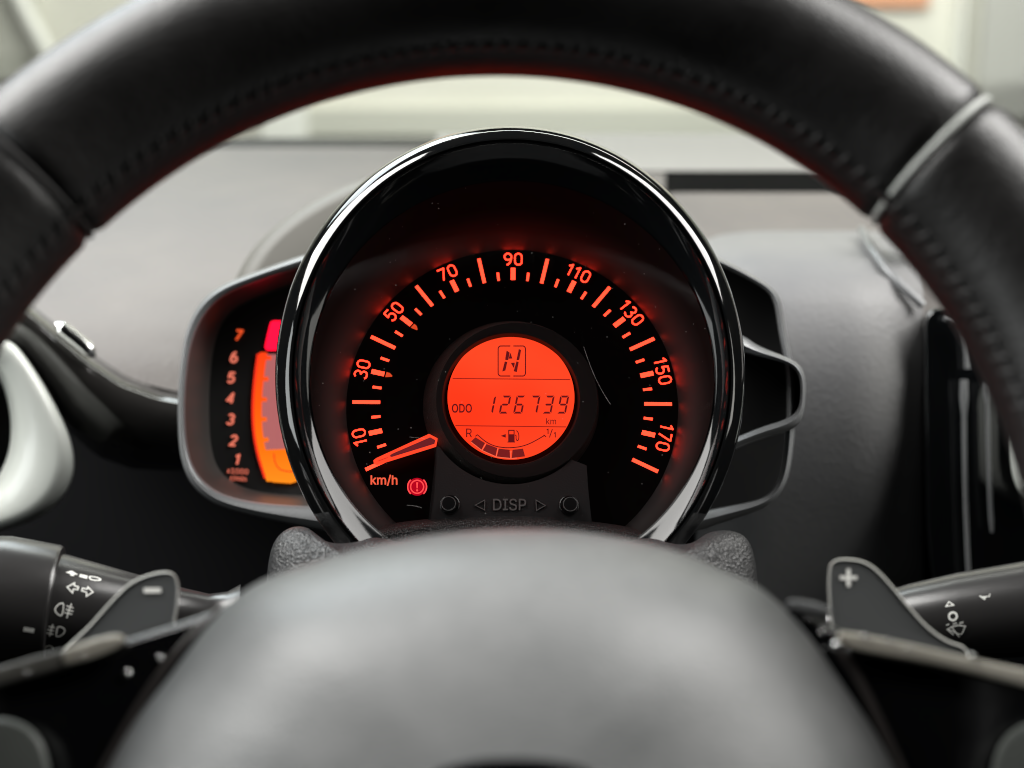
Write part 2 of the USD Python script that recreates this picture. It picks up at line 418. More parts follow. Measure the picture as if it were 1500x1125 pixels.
# ================================================================== DASHBOARD
dash = thing('dashboard', 'grey soft-touch dashboard with dark lower fascia behind the steering wheel', 'dashboard', at(750, 400, .66))
rows = [(207, .96), (216, .93), (245, .86), (300, .76), (360, .70), (420, .655), (480, .622), (530, .604)]
xs = np.linspace(-420, 1000, 64)
P = []
for y, d in rows:
    yy = np.full_like(xs, y)
    sag = np.clip((430 - xs) / 430, 0, 2)            # the pad rolls over to the left door
    P.append(at(xs, y + (y - 207) * .0 * sag, d))
# left pad: its lower edge follows the black trim
edge_x = np.array([-420, -60, 40, 90, 140, 190, 250, 300, 420, 600, 1190.])
edge_y = np.array([330, 400, 450, 492, 530, 556, 572, 580, 590, 590, 590.])
ey = np.interp(xs, edge_x, edge_y)
G = []
for s in np.linspace(0, 1, 26):
    y = 207 + (ey - 207) * s
    d = np.interp(y, [r[0] for r in rows] + [600], [r[1] for r in rows] + [.59])
    G.append(at(xs, y, d))
roll = at(xs, ey + 9, np.interp(ey, [r[0] for r in rows] + [600], [r[1] for r in rows] + [.59]) + .012)
obj('pad', grid(np.array(G + [roll])), 'dash_pad', dash, smooth=60)
# far right of the pad, up to the passenger side
xs2 = np.linspace(1000, 2000, 34)
G = []
bot = np.where(xs2 < 1356, 436.0, 500.0)
for s in np.linspace(0, 1, 16):
    y = 207 + (bot - 207) * s
    G.append(at(xs2, y, np.interp(y, [r[0] for r in rows], [r[1] for r in rows])))
obj('pad', grid(np.array(G)), 'dash_pad', dash, smooth=60)
# a shallow raised ledge at the foot of the windscreen and a black slab, the slot's shade put into its colour
def slab(x0, x1, y0, y1, d0, d1, th):
    """A slab that lies on the pad between two pixel rows, th metres thick upwards."""
    top = np.array([at(x0, y0, d0), at(x1, y0, d0), at(x1, y1, d1), at(x0, y1, d1)])
    up = np.array([0, 0, th])
    q = trimesh.Trimesh(np.vstack([top, top - up]), [[0, 1, 2], [0, 2, 3], [4, 6, 5], [4, 7, 6], [0, 4, 5], [0, 5, 1], [1, 5, 6], [1, 6, 2], [2, 6, 7], [2, 7, 3], [3, 7, 4], [3, 4, 0]], process=False)
    return facing_solid(q)
obj('windscreen_ledge', slab(640, 1700, 196, 250, .955, .845, .012), 'dash_ledge_lit', dash)
obj('windscreen_seal', slab(-600, 645, 202, 214, .972, .935, .010), 'dash_dark', dash)
obj('demister_slot', slab(975, 1248, 251, 281, .842, .790, .010), 'slot_shade', dash)
obj('demister_ledge', slab(985, 1700, 282, 330, .788, .742, .008), 'dash_pad', dash)
# right of the gauges: the fascia that rolls from the pad down towards the driver
xs3 = np.linspace(1020, 1352, 34)
col_y = np.array([334, 345, 360, 380, 410, 450, 500, 560, 640, 740, 860, 960.])
col_d = np.array([.735, .700, .668, .642, .622, .612, .606, .604, .608, .620, .640, .66])
G = []
for y, d in zip(col_y, col_d):
    turn = np.clip((xs3 - 1240) / 112, 0, 1)
    soft = np.clip((1130 - xs3) / 110, 0, 1)
    G.append(at(xs3, np.full_like(xs3, y), d + .018 * turn ** 2 + .03 * soft ** 2))
G = np.array(G)
side = G[:, -1:] + (at(1352, 500, .75) - at(1352, 500, .62))
obj('right_fascia', grid(G), 'dash_fascia', dash, smooth=70)
obj('right_fascia', grid(np.concatenate([G[:, -1:], side], 1)), 'dash_dark', dash)
cur = np.array([[1262, 336], [1275, 362], [1296, 392], [1325, 424], [1352, 448]])
obj('fascia_seam', tube(at(cur[:, 0], cur[:, 1], [.690, .650, .632, .624, .622]), .0022, 8), 'satin_grey', dash, smooth=40)
cw = resample(chaikin([(340, 420), (356, 385), (382, 350), (420, 318), (470, 288), (530, 262), (620, 248), (720, 246), (720, 430), (340, 440)], 2), 140)
obj('gauge_cowl', facing(loft([DIAL.px(cw, -150), DIAL.px(cw, -96), DIAL.px(mixl(cw, np.array([600, 400.]), .04), -89), DIAL.px(mixl(cw, np.array([600, 400.]), .12), -86)], cap1=True)), 'cowl_grey', dash, smooth=50)
# dark lower fascia
low = at(np.array([[-400, 1500], [-400, 1500]]), np.array([[470, 470], [1500, 1500]]), np.array([[.70, .70], [.66, .66]]))
obj('lower_fascia', grid(low), 'dash_dark', dash)
# curved glossy trim strip under the left pad
tx = np.array([-60, 20, 55, 100, 140, 185, 235, 290, 360.])
ty = np.array([385, 430, 452, 488, 521, 551, 569, 579, 585.])
bw = np.array([60, 70, 80, 96, 112, 118, 118, 110, 100.])
A = []
for f_, dd in ((0, .600), (.05, .588), (.13, .580), (.30, .575), (.6, .578), (.85, .590), (1.0, .605)):
    A.append(resample(at(tx + f_ * bw * -.35, ty + f_ * bw, dd), 40, False))
A = np.array(A); A = np.stack([chaikin(A[:, i], 2, False) for i in range(A.shape[1])], 1)
obj('gloss_trim', grid(A), 'trim_gloss', dash, smooth=60)

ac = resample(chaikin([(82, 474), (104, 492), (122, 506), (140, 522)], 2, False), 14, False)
obj('trim_highlight', tube(at(ac[:, 0], ac[:, 1], .576), np.r_[.0008, .0022, np.full(10, .0034), .0022, .0008], 12), 'chrome', dash, smooth=60)  # chrome capsule added to stand for a highlight on the gloss trim

# ------------------------------------------------------------------ windscreen
ws = np.array([at(-900, 205, 1.0), at(2400, 205, 1.0), at(2400, -900, .62), at(-900, -900, .62)])
ws_n = np.cross(ws[1] - ws[0], ws[3] - ws[0]); ws_n /= np.linalg.norm(ws_n)
ws_m = trimesh.Trimesh(np.vstack([ws, ws + ws_n * .004]), [[0, 1, 2], [0, 2, 3], [4, 6, 5], [4, 7, 6], [0, 4, 5], [0, 5, 1], [1, 5, 6], [1, 6, 2], [2, 6, 7], [2, 7, 3], [3, 7, 4], [3, 4, 0]], process=False)
obj('windscreen', facing_solid(ws_m), 'windscreen_glass', label='clear windscreen pane rising from the far edge of the dashboard', cat='windscreen')

# ------------------------------------------------------------------ left air vent
vent = thing('air_vent', 'round air vent with glossy white surround at the left end of the dashboard', 'air vent', at(-60, 650, .55))
vo = [(-190, 640), (-160, 540), (-70, 488), (12, 492), (45, 532), (80, 590), (107, 650), (109, 700), (80, 748), (20, 775), (-60, 790), (-150, 750)]
vi = [(-150, 640), (-120, 560), (-60, 530), (-12, 532), (8, 570), (17, 615), (15, 660), (-2, 700), (-25, 725), (-60, 735), (-110, 720), (-140, 680)]
VO, VI = outline(vo), outline(vi)
ring = [at(*VO.T, .60), at(*VO.T, .566), at(*mixl(VO, VI, .06).T, .560), at(*mixl(VO, VI, .3).T, .557), at(*mixl(VO, VI, .75).T, .560), at(*VI.T, .568), at(*VI.T, .62)]
obj('surround', facing(loft(ring)), 'vent_white', vent, smooth=50)
obj('vent_core', facing(loft([at(*VI.T, .615)], cap0=True) if False else loft([at(*VI.T, .615), at(*mixl(VI, VI.mean(0), .5).T, .612)], cap1=True)), 'void_black', vent, smooth=50)

# ------------------------------------------------------------------ right: console edge
con = thing('console_panel', 'tall glossy black console panel with two thin chrome strips at the right edge', 'console', at(1430, 640, .6))
co = outline([(1352, 480), (1356, 452), (1400, 446), (1640, 440), (1640, 1000), (1362, 1000)], 120, 3)
obj('body', facing_solid(loft([at(*co.T, .66), at(*co.T, .612), at(*mixl(co, co.mean(0), .01).T, .609), at(*mixl(co, co.mean(0), .03).T, .608)], True, True, True)), 'piano_black', con, smooth=40)
for xx, y0, y1, cv in ((1412, 556, 900, 10), (1447, 560, 780, 6)):
    yy = np.linspace(y0, y1, 14)
    obj('chrome_strip', tube(at(xx + cv * ((yy - y0) / (y1 - y0)) ** 2, yy, .600), np.r_[.0016, .0019, np.full(11, .0010), .0006], 10), 'satin_grey', con, smooth=50)
hk = chaikin([(1384, 466), (1402, 470), (1412, 484), (1416, 510), (1417, 540)], 2, False)
obj('hook', tube(at(hk[:, 0], hk[:, 1], .604), .0013, 10), 'satin_grey', con, smooth=50)
v2 = thing('air_vent', 'pale vent surround cut by the right picture edge beside the console', 'air vent', at(1530, 650, .59))
vo2 = outline([(1488, 575), (1500, 552), (1600, 540), (1700, 640), (1600, 770), (1502, 735), (1482, 700), (1480, 640)])
vi2 = mixl(vo2, np.array([1600, 650.]), .45)
obj('surround', facing(loft([at(*vo2.T, .60), at(*vo2.T, .585), at(*mixl(vo2, vi2, .2).T, .580), at(*vi2.T, .583), at(*vi2.T, .6)])), 'vent_white', v2, smooth=50)
ch = thing('side_vent', 'bright rimmed small vent on the dashboard behind the right of the rim', 'air vent', at(1325, 335, .70))
c_o = outline([(1285, 318), (1300, 312), (1330, 322), (1356, 345), (1360, 362), (1340, 360), (1305, 345)], 60)
obj('surround', facing(loft([at(*c_o.T, .66), at(*c_o.T, .645), at(*mixl(c_o, c_o.mean(0), .5).T, .638)], cap1=True)), 'vent_white', ch, smooth=50)

# ================================================================== REV COUNTER (left pod)
ROUT = [(520, 350), (443, 374), (383, 395), (320, 419), (290, 445), (270, 487), (262, 548), (260, 608), (263, 668), (277, 706), (300, 729), (327, 743), (380, 757), (476, 777), (530, 785)]
RIN = [(520, 372), (430, 396), (383, 411), (327, 433), (297, 463), (280, 503), (273, 555), (271, 608), (275, 658), (287, 692), (310, 715), (337, 728), (383, 737), (440, 741), (530, 744)]
RFACE = [(520, 392), (430, 416), (385, 432), (342, 452), (322, 478), (312, 512), (307, 560), (306, 608), (308, 650), (316, 682), (334, 702), (356, 714), (388, 722), (440, 726), (530, 728)]
sm = lambda p: resample(chaikin(p, 3, False), 120, False)
RO, RI, RF = sm(ROUT), sm(RIN), sm(RFACE)
rev = thing('rev_counter', 'rev counter pod with satin frame and lit numbers 1 to 7 left of the speedometer', 'rev counter', DIAL.px([350, 580], -70))
mk = lambda a, w: DIAL.px(a, w)
fr = [mk(RO, -95), mk(RO, -56), mk(mixl(RO, RI, .12), -52), mk(mixl(RO, RI, .35), -50), mk(mixl(RO, RI, .75), -50.5), mk(mixl(RO, RI, .95), -52.5), mk(RI, -55)]
obj('frame', facing(loft(fr, False)), 'satin_grey', rev, smooth=45)
obj('recess_wall', facing(loft([mk(RI, -55), mk(mixl(RI, RF, .45), -66), mk(RF, -84)], False)), 'pod_wall', rev, smooth=45)
face = obj('face', flat_px(Polygon(RF).buffer(4), DIAL, -84, 1.0), 'pod_face', rev)
for n_, x, y in (('7', 350, 491), ('6', 343, 523), ('5', 339, 553), ('4', 337, 583), ('3', 338, 614), ('2', 342, 645), ('1', 347, 673)):
    obj('number', flat_px(turned(numerals(n_, 16.5, .2, .1, .16, 1.05), -4, x, y, True), DIAL, -83.4, .3), 'rev_number_top' if n_ == '7' else 'rev_number', face)
obj('unit_text', [text_px('x1000', 348, 690, 7.5, DIAL, -83.4, .3, -4, False, 1.0), text_px('r/min', 349, 700.5, 7.5, DIAL, -83.4, .3, -4, False, 1.0)], 'rev_number', face)
# lit bar: red zone, amber scale, pale field, the filled foot
def band(pts, wl, wr):
    p = np.asarray(pts, float)
    return Polygon(np.vstack([p + [[-wl, 0]], (p + [[wr, 0]])[::-1]]))
spine = chaikin([(397, 462), (387, 500), (380, 545), (376, 590), (377, 630), (383, 665), (394, 700)], 3, False)
def cut(y0, y1, dx0, dx1, n=24):
    yy = np.linspace(y0, y1, n); xx = np.interp(yy, spine[:, 1], spine[:, 0])
    return Polygon(np.vstack([np.stack([xx + dx0, yy], 1), np.stack([xx + dx1, yy], 1)[::-1]]))
obj('red_zone', flat_px(cut(470, 513, 2, 44).buffer(-5).buffer(5), DIAL, -83.4, .3), 'rev_red', face)
obj('pale_field', flat_px(cut(519, 664, 7, 44), DIAL, -83.4, .2), 'rev_pale', face)
teeth = [sbox(0, 0, 0, 0)]
for y in (524, 555, 585, 614, 644, 664):
    x = float(np.interp(y, spine[:, 1], spine[:, 0]))
    teeth.append(sbox(x + 5, y - 2.0, x + 13, y + 2.0))
obj('amber_scale', flat_px(unary_union([cut(517, 704, -3, 6)] + teeth).buffer(1.0), DIAL, -83.1, .3), 'rev_orange', face)
foot = Polygon([(388, 662), (430, 660), (440, 700), (425, 705), (400, 703), (392, 690)]).buffer(3)
obj('scale_edge', flat_px(cut(519, 700, -7, -2.2).buffer(.8), DIAL, -83.2, .3), 'rev_edge', face)
obj('filled_bar', flat_px(foot, DIAL, -82.9, .3), 'rev_orange', face)
obj('bar_line', flat_px(stroke(chaikin([(401, 664), (403, 680), (412, 690), (436, 691)], 2, False), 1.6), DIAL, -82.5, .2), 'rev_edge', face)

# ================================================================== GAUGE HOUSING (right pod and bracket)
hs = thing('gauge_housing', 'empty satin grey gauge housing with protruding bracket loop, right of the speedometer', 'gauge housing', DIAL.px([1120, 570], -50))
HO = sm([(980, 345), (1063, 381), (1100, 401), (1132, 420), (1146, 440), (1152, 490), (1161, 530), (1165, 580), (1164, 640), (1157, 694), (1145, 722), (1122, 745), (1060, 765), (1013, 781), (960, 790)])
HI = sm([(980, 358), (1060, 391), (1098, 410), (1124, 426), (1135, 444), (1141, 490), (1150, 530), (1153, 580), (1151, 640), (1146, 688), (1136, 715), (1117, 732), (1062, 743), (1013, 752), (960, 757)])
fr = [mk(HO, -80), mk(HO, -50), mk(mixl(HO, HI, .15), -46.5), mk(mixl(HO, HI, .5), -45), mk(mixl(HO, HI, .9), -46.5), mk(HI, -49), mk(HI, -80)]
obj('frame', facing(loft(fr, False)), 'satin_grey', hs, smooth=45)
obj('recess', flat_px(Polygon(mixl(HO, HI, .5)), DIAL, -79, 1.0), 'void_black', hs)
BO = sm([(1040, 470), (1090, 492), (1110, 507), (1147, 521), (1168, 531), (1178, 545), (1181, 566), (1178, 605), (1170, 623), (1153, 632), (1117, 642), (1087, 653), (1040, 675)])
BI = sm([(1040, 500), (1095, 518), (1120, 524), (1145, 530), (1162, 538), (1171, 552), (1173, 570), (1172, 590), (1166, 605), (1147, 616), (1117, 625), (1088, 637), (1040, 655)])
fr = [mk(BO, -60), mk(BO, -31), mk(mixl(BO, BI, .2), -28.5), mk(mixl(BO, BI, .55), -27.5), mk(mixl(BO, BI, .9), -29), mk(BI, -31), mk(BI, -62)]
obj('bracket_loop', facing(loft(fr, False)), 'satin_grey', hs, smooth=45)
obj('bracket_core', flat_px(Polygon(mixl(BO, BI, .5)), DIAL, -55, 1.0), 'void_black', hs)

# ================================================================== SPEEDOMETER
sp = thing('speedometer', 'round speedometer with glossy black bezel and glowing red orange markings', 'speedometer', DIAL.p(0, 0, 0))
NB = 360
TH = np.linspace(0, 2 * np.pi, NB, endpoint=False)
def ell(cx, cy, a, b):
    return np.stack([cx + a * np.cos(TH), cy - b * np.sin(TH)], 1)
E_out, E_in = ell(747.5, 551.7, 344.5, 366.7), ell(749.5, 551, 316, 341)
T, WL = .135, 23.0
bz = [DIAL.px(E_out, -20, .10), DIAL.px(E_out, 6, T), DIAL.px(E_out, WL - 5.6, T)]
for s, w in ((.05, 29.8), (.13, 31.4), (.30, 33.3), (.50, 34.6), (.66, 35.3), (.76, 35.2), (.82, 34.0), (.86, 33.8), (.91, 34.9), (.96, 34.8), (1.0, 33.6)):
    bz.append(DIAL.px(mixl(E_out, E_in, s), w - 33.6 + WL, T))
obj('bezel', facing(loft(bz)), 'bezel_black', sp, smooth=35)
# cone: from the printed dial up to the lens edge
R_BASE = 58.3
r_top, w_top = [], []
for a in TH:
    w = 18.0
    for _ in range(20):
        r = R_BASE + .583 * w; w = 18 + .115 * r * math.sin(a)
    r_top.append(r); w_top.append(w)
r_top, w_top = np.array(r_top), np.array(w_top)
cone = []
for s in np.linspace(0, 1, 8):
    r = R_BASE + (r_top - R_BASE) * s
    cone.append(DIAL.p(r * np.cos(TH), r * np.sin(TH), w_top * s))
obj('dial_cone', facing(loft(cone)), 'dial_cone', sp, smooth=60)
edge_loop = cone[-1]
# the bezel's inner wall: from its inner lip down to the lens
w_in = DIAL.px(E_in, WL, T)
# match the lip loop to the cone's angles
raw = DIAL.px(E_in, WL, T, raw=True)
ang = np.unwrap(np.arctan2(raw[:, 1], raw[:, 0])); o_ = np.argsort(ang % (2 * np.pi))
A_ = (ang % (2 * np.pi))[o_]; Rw = raw[o_]
lip = np.stack([np.interp(TH, np.r_[A_ - 2 * np.pi, A_, A_ + 2 * np.pi], np.tile(Rw[:, i], 3)) for i in range(3)], 1)
edge_uvw = np.stack([r_top * np.cos(TH), r_top * np.sin(TH), w_top], 1)
wl = []
for s in np.linspace(0, 1, 7):
    q = lip * (1 - s) + edge_uvw * s
    wl.append(DIAL.p(q[:, 0] * (1 + .008 * math.sin(math.pi * s)), q[:, 1] * (1 + .008 * math.sin(math.pi * s)), q[:, 2]))
wl.append(DIAL.p(edge_uvw[:, 0] * .992, edge_uvw[:, 1] * .992, edge_uvw[:, 2] - .3))
obj('inner_wall', facing(loft(wl)), 'wall_black', sp, smooth=40)
dial = obj('dial_face', flat_uv(Point(0, 0).buffer(R_BASE + .4, 90), DIAL, 0.0, .6), 'dial_black', sp)
def ray(speed):
    return math.pi - (speed - 20) * math.pi / 140 - .0067
def radial_bar(speed, r0, r1, wd):
    a = ray(speed); d = np.array([math.cos(a), math.sin(a)]); n = np.array([-d[1], d[0]])
    return Polygon([d * r0 + n * wd / 2, d * r1 + n * wd / 2, d * r1 - n * wd / 2, d * r0 - n * wd / 2])
for s in range(0, 181, 5):
    if s % 20 == 0:
        sh = radial_bar(s, 46.4, 56.15, 1.3)
    elif s % 10 == 0:
        sh = radial_bar(s, 46.5, 51.2, 1.7)
    else:
        sh = radial_bar(s, 46.4, 49.6, .95)
    obj('tick_mark', flat_uv(sh, DIAL, .25, .2), 'tick_glow', dial)
for s in (30, 50):
    a = ray(s); d = np.array([math.cos(a), math.sin(a)]); n = np.array([-d[1], d[0]])
    obj('shift_mark', flat_uv(Polygon([d * 45.9 + n * .95, d * 45.9 - n * .95, d * 44.6 - n * .85, d * 43.6 - n * .1, d * 43.6 + n * .3]), DIAL, .25, .2), 'gear_mark_glow', dial)
for s in range(10, 171, 20):
    a = ray(s) + (.012 if s == 10 else 0)
    obj('number', flat_uv(turned(numerals(str(s), 5.2, .118), math.degrees(a) - 90, 54.6 * math.cos(a), 54.6 * math.sin(a)), DIAL, .25, .2), 'number_glow', dial)
obj('unit_text', text_px('km/h', 562.5, 703, 13, DIAL, .25, .2, 0, True, .98), 'unit_glow', dial)
# brake warning lamp
wn = obj('warning_lamp', flat_px(Point(611, 713).buffer(13), DIAL, .2, .2), 'warning_red', dial, label='lit red brake warning lamp')
wl_ = [Point(611, 713).buffer(10.4).difference(Point(611, 713).buffer(8.6)), stroke(arc(611, 713, 13.8, 132, 228), 1.9), stroke(arc(611, 713, 13.8, -48, 48), 1.9),
       Polygon([(609.6, 706.5), (612.4, 706.5), (611.9, 715), (610.1, 715)]), Point(611, 718.2).buffer(1.5)]
obj('warning_symbol', flat_px(unary_union(wl_), DIAL, .4, .15), 'warning_line', wn)

# centre: raised boss with the screen
WB = 7.4
c_px, R_px = np.array([748.5, 582.0]), 93.0
boss_c = DIAL.px([748.5, 583], WB, raw=True)[:2]
def circ(r, w, c=boss_c):
    return DIAL.p(c[0] + r * np.cos(TH), c[1] + r * np.sin(TH), w)
boss_t = DIAL.px([757, 584], WB, raw=True)[:2]
bl = [circ(31.0, -.2), circ(30.8, .6)]
for q in np.linspace(0, 1, 6):
    bl.append(circ(30.5 + (27.9 - 30.5) * q, 1.0 + (WB - 1.0) * q ** .8, boss_c * (1 - q) + boss_t * q))
boss = obj('centre_boss', facing(loft(bl)), 'hub_textured', sp, smooth=40)
obj('boss_face', facing(loft([circ(27.9, WB, boss_t), circ(25.2, WB + .05), circ(23.8, WB - .1), circ(23.0, WB - 2.6)])), 'hub_black', boss, smooth=40)
scr_c = DIAL.px([748.5, 582], WB, raw=True)[:2]
screen = obj('screen', flat_px(Polygon(ell(748.5, 582, 93, 91)), DIAL, WB - 2.2, .3), 'screen_glow', sp)
WS = WB - 2.0
def scr(name, shape, material='screen_segment'):
    return obj(name, flat_px(shape, DIAL, WS, .1), material, screen)
Z = lambda pts: [(640 + x * .146667, 480 + y * .146667) for x, y in pts]
Z2 = lambda pts: [(640 + x * .146667, 590 + y * .146667) for x, y in pts]
scr('divider_line', stroke([(663, 554.3), (835.5, 556)], 1.1), 'screen_line')
scr('divider_line', stroke([(667, 623.4), (829.5, 625.3)], 1.1), 'screen_line')
rr = sbox(729, 506, 770.5, 551.5).buffer(-5).buffer(5)
frame_ = rr.difference(rr.buffer(-1.5)).difference(sbox(747.5, 500, 752, 560))
scr('gear_frame', frame_, 'screen_segment')
for q in ([(698, 232), (724, 250), (710, 320), (684, 318)], [(680, 340), (700, 345), (682, 425), (656, 434)], [(820, 216), (838, 225), (820, 318), (798, 322)], [(796, 340), (814, 345), (796, 440), (770, 432)],
          [(734, 256), (750, 306), (720, 306)], [(743, 354), (776, 352), (768, 398)]):
    scr('gear_letter_segment', Polygon(Z(q)).buffer(.35), 'screen_segment')
SEG = {'1': 'bc', '2': 'abged', '6': 'afgedc', '7': 'abc', '3': 'abgcd', '9': 'abfgcd'}
def seg7(ch, x, y0, y1, w_, sl, th=2.7, gap=.55):
    h = y1 - y0; ym = (y0 + y1) / 2
    X = lambda fx, y: (x + fx + sl * (y1 - y) / h, y)
    out = []
    for s in SEG[ch]:
        g = gap; t2 = th
        if s == 'a': q = [X(g + .4, y0), X(w_ - g - .4, y0), X(w_ - th - g, y0 + t2), X(th + g, y0 + t2)]
        if s == 'd': q = [X(th + g, y1 - t2), X(w_ - th - g, y1 - t2), X(w_ - g - .4, y1), X(g + .4, y1)]
        if s == 'g': q = [X(1.4 + g, ym), X(th + g, ym - t2 / 2), X(w_ - th - g, ym - t2 / 2), X(w_ - 1.4 - g, ym), X(w_ - th - g, ym + t2 / 2), X(th + g, ym + t2 / 2)]
        if s == 'b': q = [X(w_, y0 + g + .3), X(w_, ym - g - 1.0), X(w_ - 1.3, ym - g), X(w_ - th, ym - g - t2 / 2), X(w_ - th, y0 + t2 + g)]
        if s == 'c': q = [X(w_, ym + g + 1.0), X(w_, y1 - g - .3), X(w_ - th, y1 - t2 - g), X(w_ - th, ym + g + t2 / 2), X(w_ - 1.3, ym + g)]
        if s == 'f': q = [X(0, y0 + g + .3), X(th, y0 + t2 + g), X(th, ym - g - t2 / 2), X(1.3, ym - g), X(0, ym - g - 1.0)]
        if s == 'e': q = [X(0, ym + g + 1.0), X(1.3, ym + g), X(th, ym + g + t2 / 2), X(th, y1 - t2 - g), X(0, y1 - g - .3)]
        out.append(Polygon(q).buffer(0))
    return unary_union(out)
for ch_, x in (('1', 708.6), ('2', 730.6), ('6', 751.6), ('7', 773.4), ('3', 794.2), ('9', 815.6)):
    scr('odometer_digit', seg7(ch_, x, 579.5, 605.8, 13.2, 5.2), 'screen_segment')
def scr_text(name, t_, x, y, h, sx=.8, bold=False, material='screen_segment'):
    return obj(name, text_px(t_, x, y, h, DIAL, WS, .1, 0, bold, sx), material, screen)
scr_text('odometer_label', 'ODO', 676.6, 598, 12, .82, True)
scr_text('unit_label', 'km', 807.3, 617, 8.8, .95)
scr_text('fuel_label', 'R', 687, 634, 12.5, .95)
scr('fuel_label', unary_union([turned(numerals('1', 8.5, .15), 0, 802, 632, True), turned(numerals('/', 12, .1), 0, 807, 634.5, True), turned(numerals('1', 8.5, .15), 0, 812.6, 637, True)]))
scr('fuel_arc', unary_union([stroke(Z2(chaikin([(404, 318), (480, 385), (560, 428), (650, 447), (738, 449), (830, 440), (920, 412), (1000, 370), (1078, 324)], 2, False)), 1.3),
                             stroke(Z2([(385, 335), (405, 318)]), 1.3), stroke(Z2([(1066, 320), (1090, 340)]), 1.3)]), 'screen_segment')
for q in ([(385, 345), (480, 402), (445, 468), (338, 388)], [(496, 412), (603, 452), (586, 531), (458, 475)], [(618, 458), (728, 470), (730, 551), (598, 536)], [(755, 470), (860, 458), (880, 535), (748, 551)]):
    scr('fuel_bar', Polygon(Z2(q)), 'screen_bar')
scr('fuel_bar_gap', unary_union([stroke(Z2(c), .9) for c in ([(488, 408), (452, 470)], [(610, 455), (592, 533)], [(725, 490), (748, 490)], [(738, 490), (738, 551)], [(340, 390), (445, 472), (590, 540), (738, 555), (800, 552)])]), 'screen_pale')
pump = sbox(*Z2([(712, 270)])[0], *Z2([(776, 393)])[0])
pump = pump.difference(sbox(*Z2([(722, 280)])[0], *Z2([(766, 314)])[0]))
hose = stroke(Z2(chaikin([(780, 322), (792, 326), (790, 360), (800, 380), (815, 372), (820, 330), (812, 295), (794, 276)], 2, False)), 1.2)
scr('fuel_pump_symbol', unary_union([pump, hose, sbox(*Z2([(704, 388)])[0], *Z2([(782, 396)])[0])]), 'screen_segment')
scr('filler_side_arrow', Polygon(Z2([(637, 330), (688, 312), (688, 348)])), 'screen_segment')

# lower panel with the display buttons
pan = Polygon(chaikin([(640, 648), (858, 664), (863, 735), (872, 800), (622, 800), (631, 735), (637, 672)], 1)).difference(Point(748, 583).buffer(126.5, 64))
pan_o = flat_px(pan, DIAL, WB - .6, 5.0)
panel = obj('button_panel', pan_o, 'panel_grey', sp)
rim_l = stroke([(636.5, 655), (637.5, 672), (632.5, 735), (627, 765)], 1.0)
obj('panel_edge', flat_px(rim_l, DIAL, WB - .3, .8), 'warning_red' if False else 'relief_black', panel)
for bx, by in ((657, 737.5), (835.5, 738.5)):
    c = DIAL.px([bx, by], WB + 4.6, raw=True)
    cc = lambda r, w: DIAL.p(c[0] + r * np.cos(TH[::8]), c[1] + r * np.sin(TH[::8]), w)
    obj('button', facing_solid(loft([cc(2.45, WB - 1), cc(2.45, WB + 4.2), cc(2.3, WB + 4.55), cc(1.95, WB + 4.65)], True, True, True)), 'button_black', panel, smooth=40)
    obj('button_glint', tube(np.vstack([cc(2.32, WB + 4.55), cc(2.32, WB + 4.55)[:1]]), .00012, 6), 'relief_highlight', panel, smooth=60)  # thin pale ring added for the highlight round the button top
    cs = DIAL.px([bx + (2 if bx < 700 else -2), by + 2], WB - .6, raw=True)
    c2 = lambda r, w: DIAL.p(cs[0] + r * np.cos(TH[::8]), cs[1] + r * np.sin(TH[::8]), w)
    obj('button_collar', facing(loft([c2(3.45, WB - .7), c2(3.35, WB - .1), c2(3.05, WB + .1), c2(2.85, WB - .2), c2(2.8, WB - .7)])), 'button_black', panel, smooth=40)
disp = turned(letters2('DISP', 16.5, False, .93), 0, 746.5, 739, True)
obj('display_word', flat_px(disp.buffer(.1), DIAL, WB - .15, .6), 'relief_highlight', panel)
for tri in ([(695, 740), (710.5, 731.5), (710.5, 748)], [(784.5, 731.5), (800, 740.5), (785.5, 748.5)]):
    t_ = Polygon(tri)
    obj('display_arrow', flat_px(t_.difference(t_.buffer(-1.1)), DIAL, WB - .15, .6), 'relief_highlight', panel)

# needle: a lit, V-shaped pointer that comes out from under the boss
def needle_shape(e):
    return Polygon([(627.5 - 0, 637 - e), (640, 644), (637.5, 653 + e), (553.5, 679.5 + e), (547.5, 679 + e), (546, 675), (549, 671.8 - e)])
outer = Polygon([(628.5, 635.5), (641, 642), (638.5, 653.5), (552, 680.5), (547.6, 678.4), (547.0, 674.4), (551, 671)])
core = Polygon([(630, 640.6), (637.5, 644.6), (636.3, 650.0), (574, 669.2), (570.5, 668.0), (574, 664.8)])
nd = obj('needle', flat_px(outer.difference(core.buffer(.2)), DIAL, 4.2, 1.0), 'needle_glow', sp)
obj('needle_core', flat_px(core, DIAL, 4.0, .8), 'needle_core', nd)
obj('needle_groove', flat_px(stroke([(553, 675.6), (568, 670)], 1.2), DIAL, 4.4, .2), 'needle_mid', nd)
# grained lip at the foot of the dial
tp = np.array([(500, 800), (532, 777), (556, 771), (592, 765), (628, 761), (680, 757.5), (741, 755.5), (793, 757), (836, 761), (908, 770), (961, 781), (1000, 800)], float)
tp = resample(chaikin(tp, 2, False), 90, False)
lp = [DIAL.px(tp + [0, -1], 4.5)] + [DIAL.px(tp + [0, dy], w) for dy, w in ((0, 7), (2.5, 9.5), (6, 11.2), (11, 12.2), (18, 12.6), (40, 12))]
obj('grained_lip', facing(loft(lp, False)), 'grain_black', sp, smooth=60)
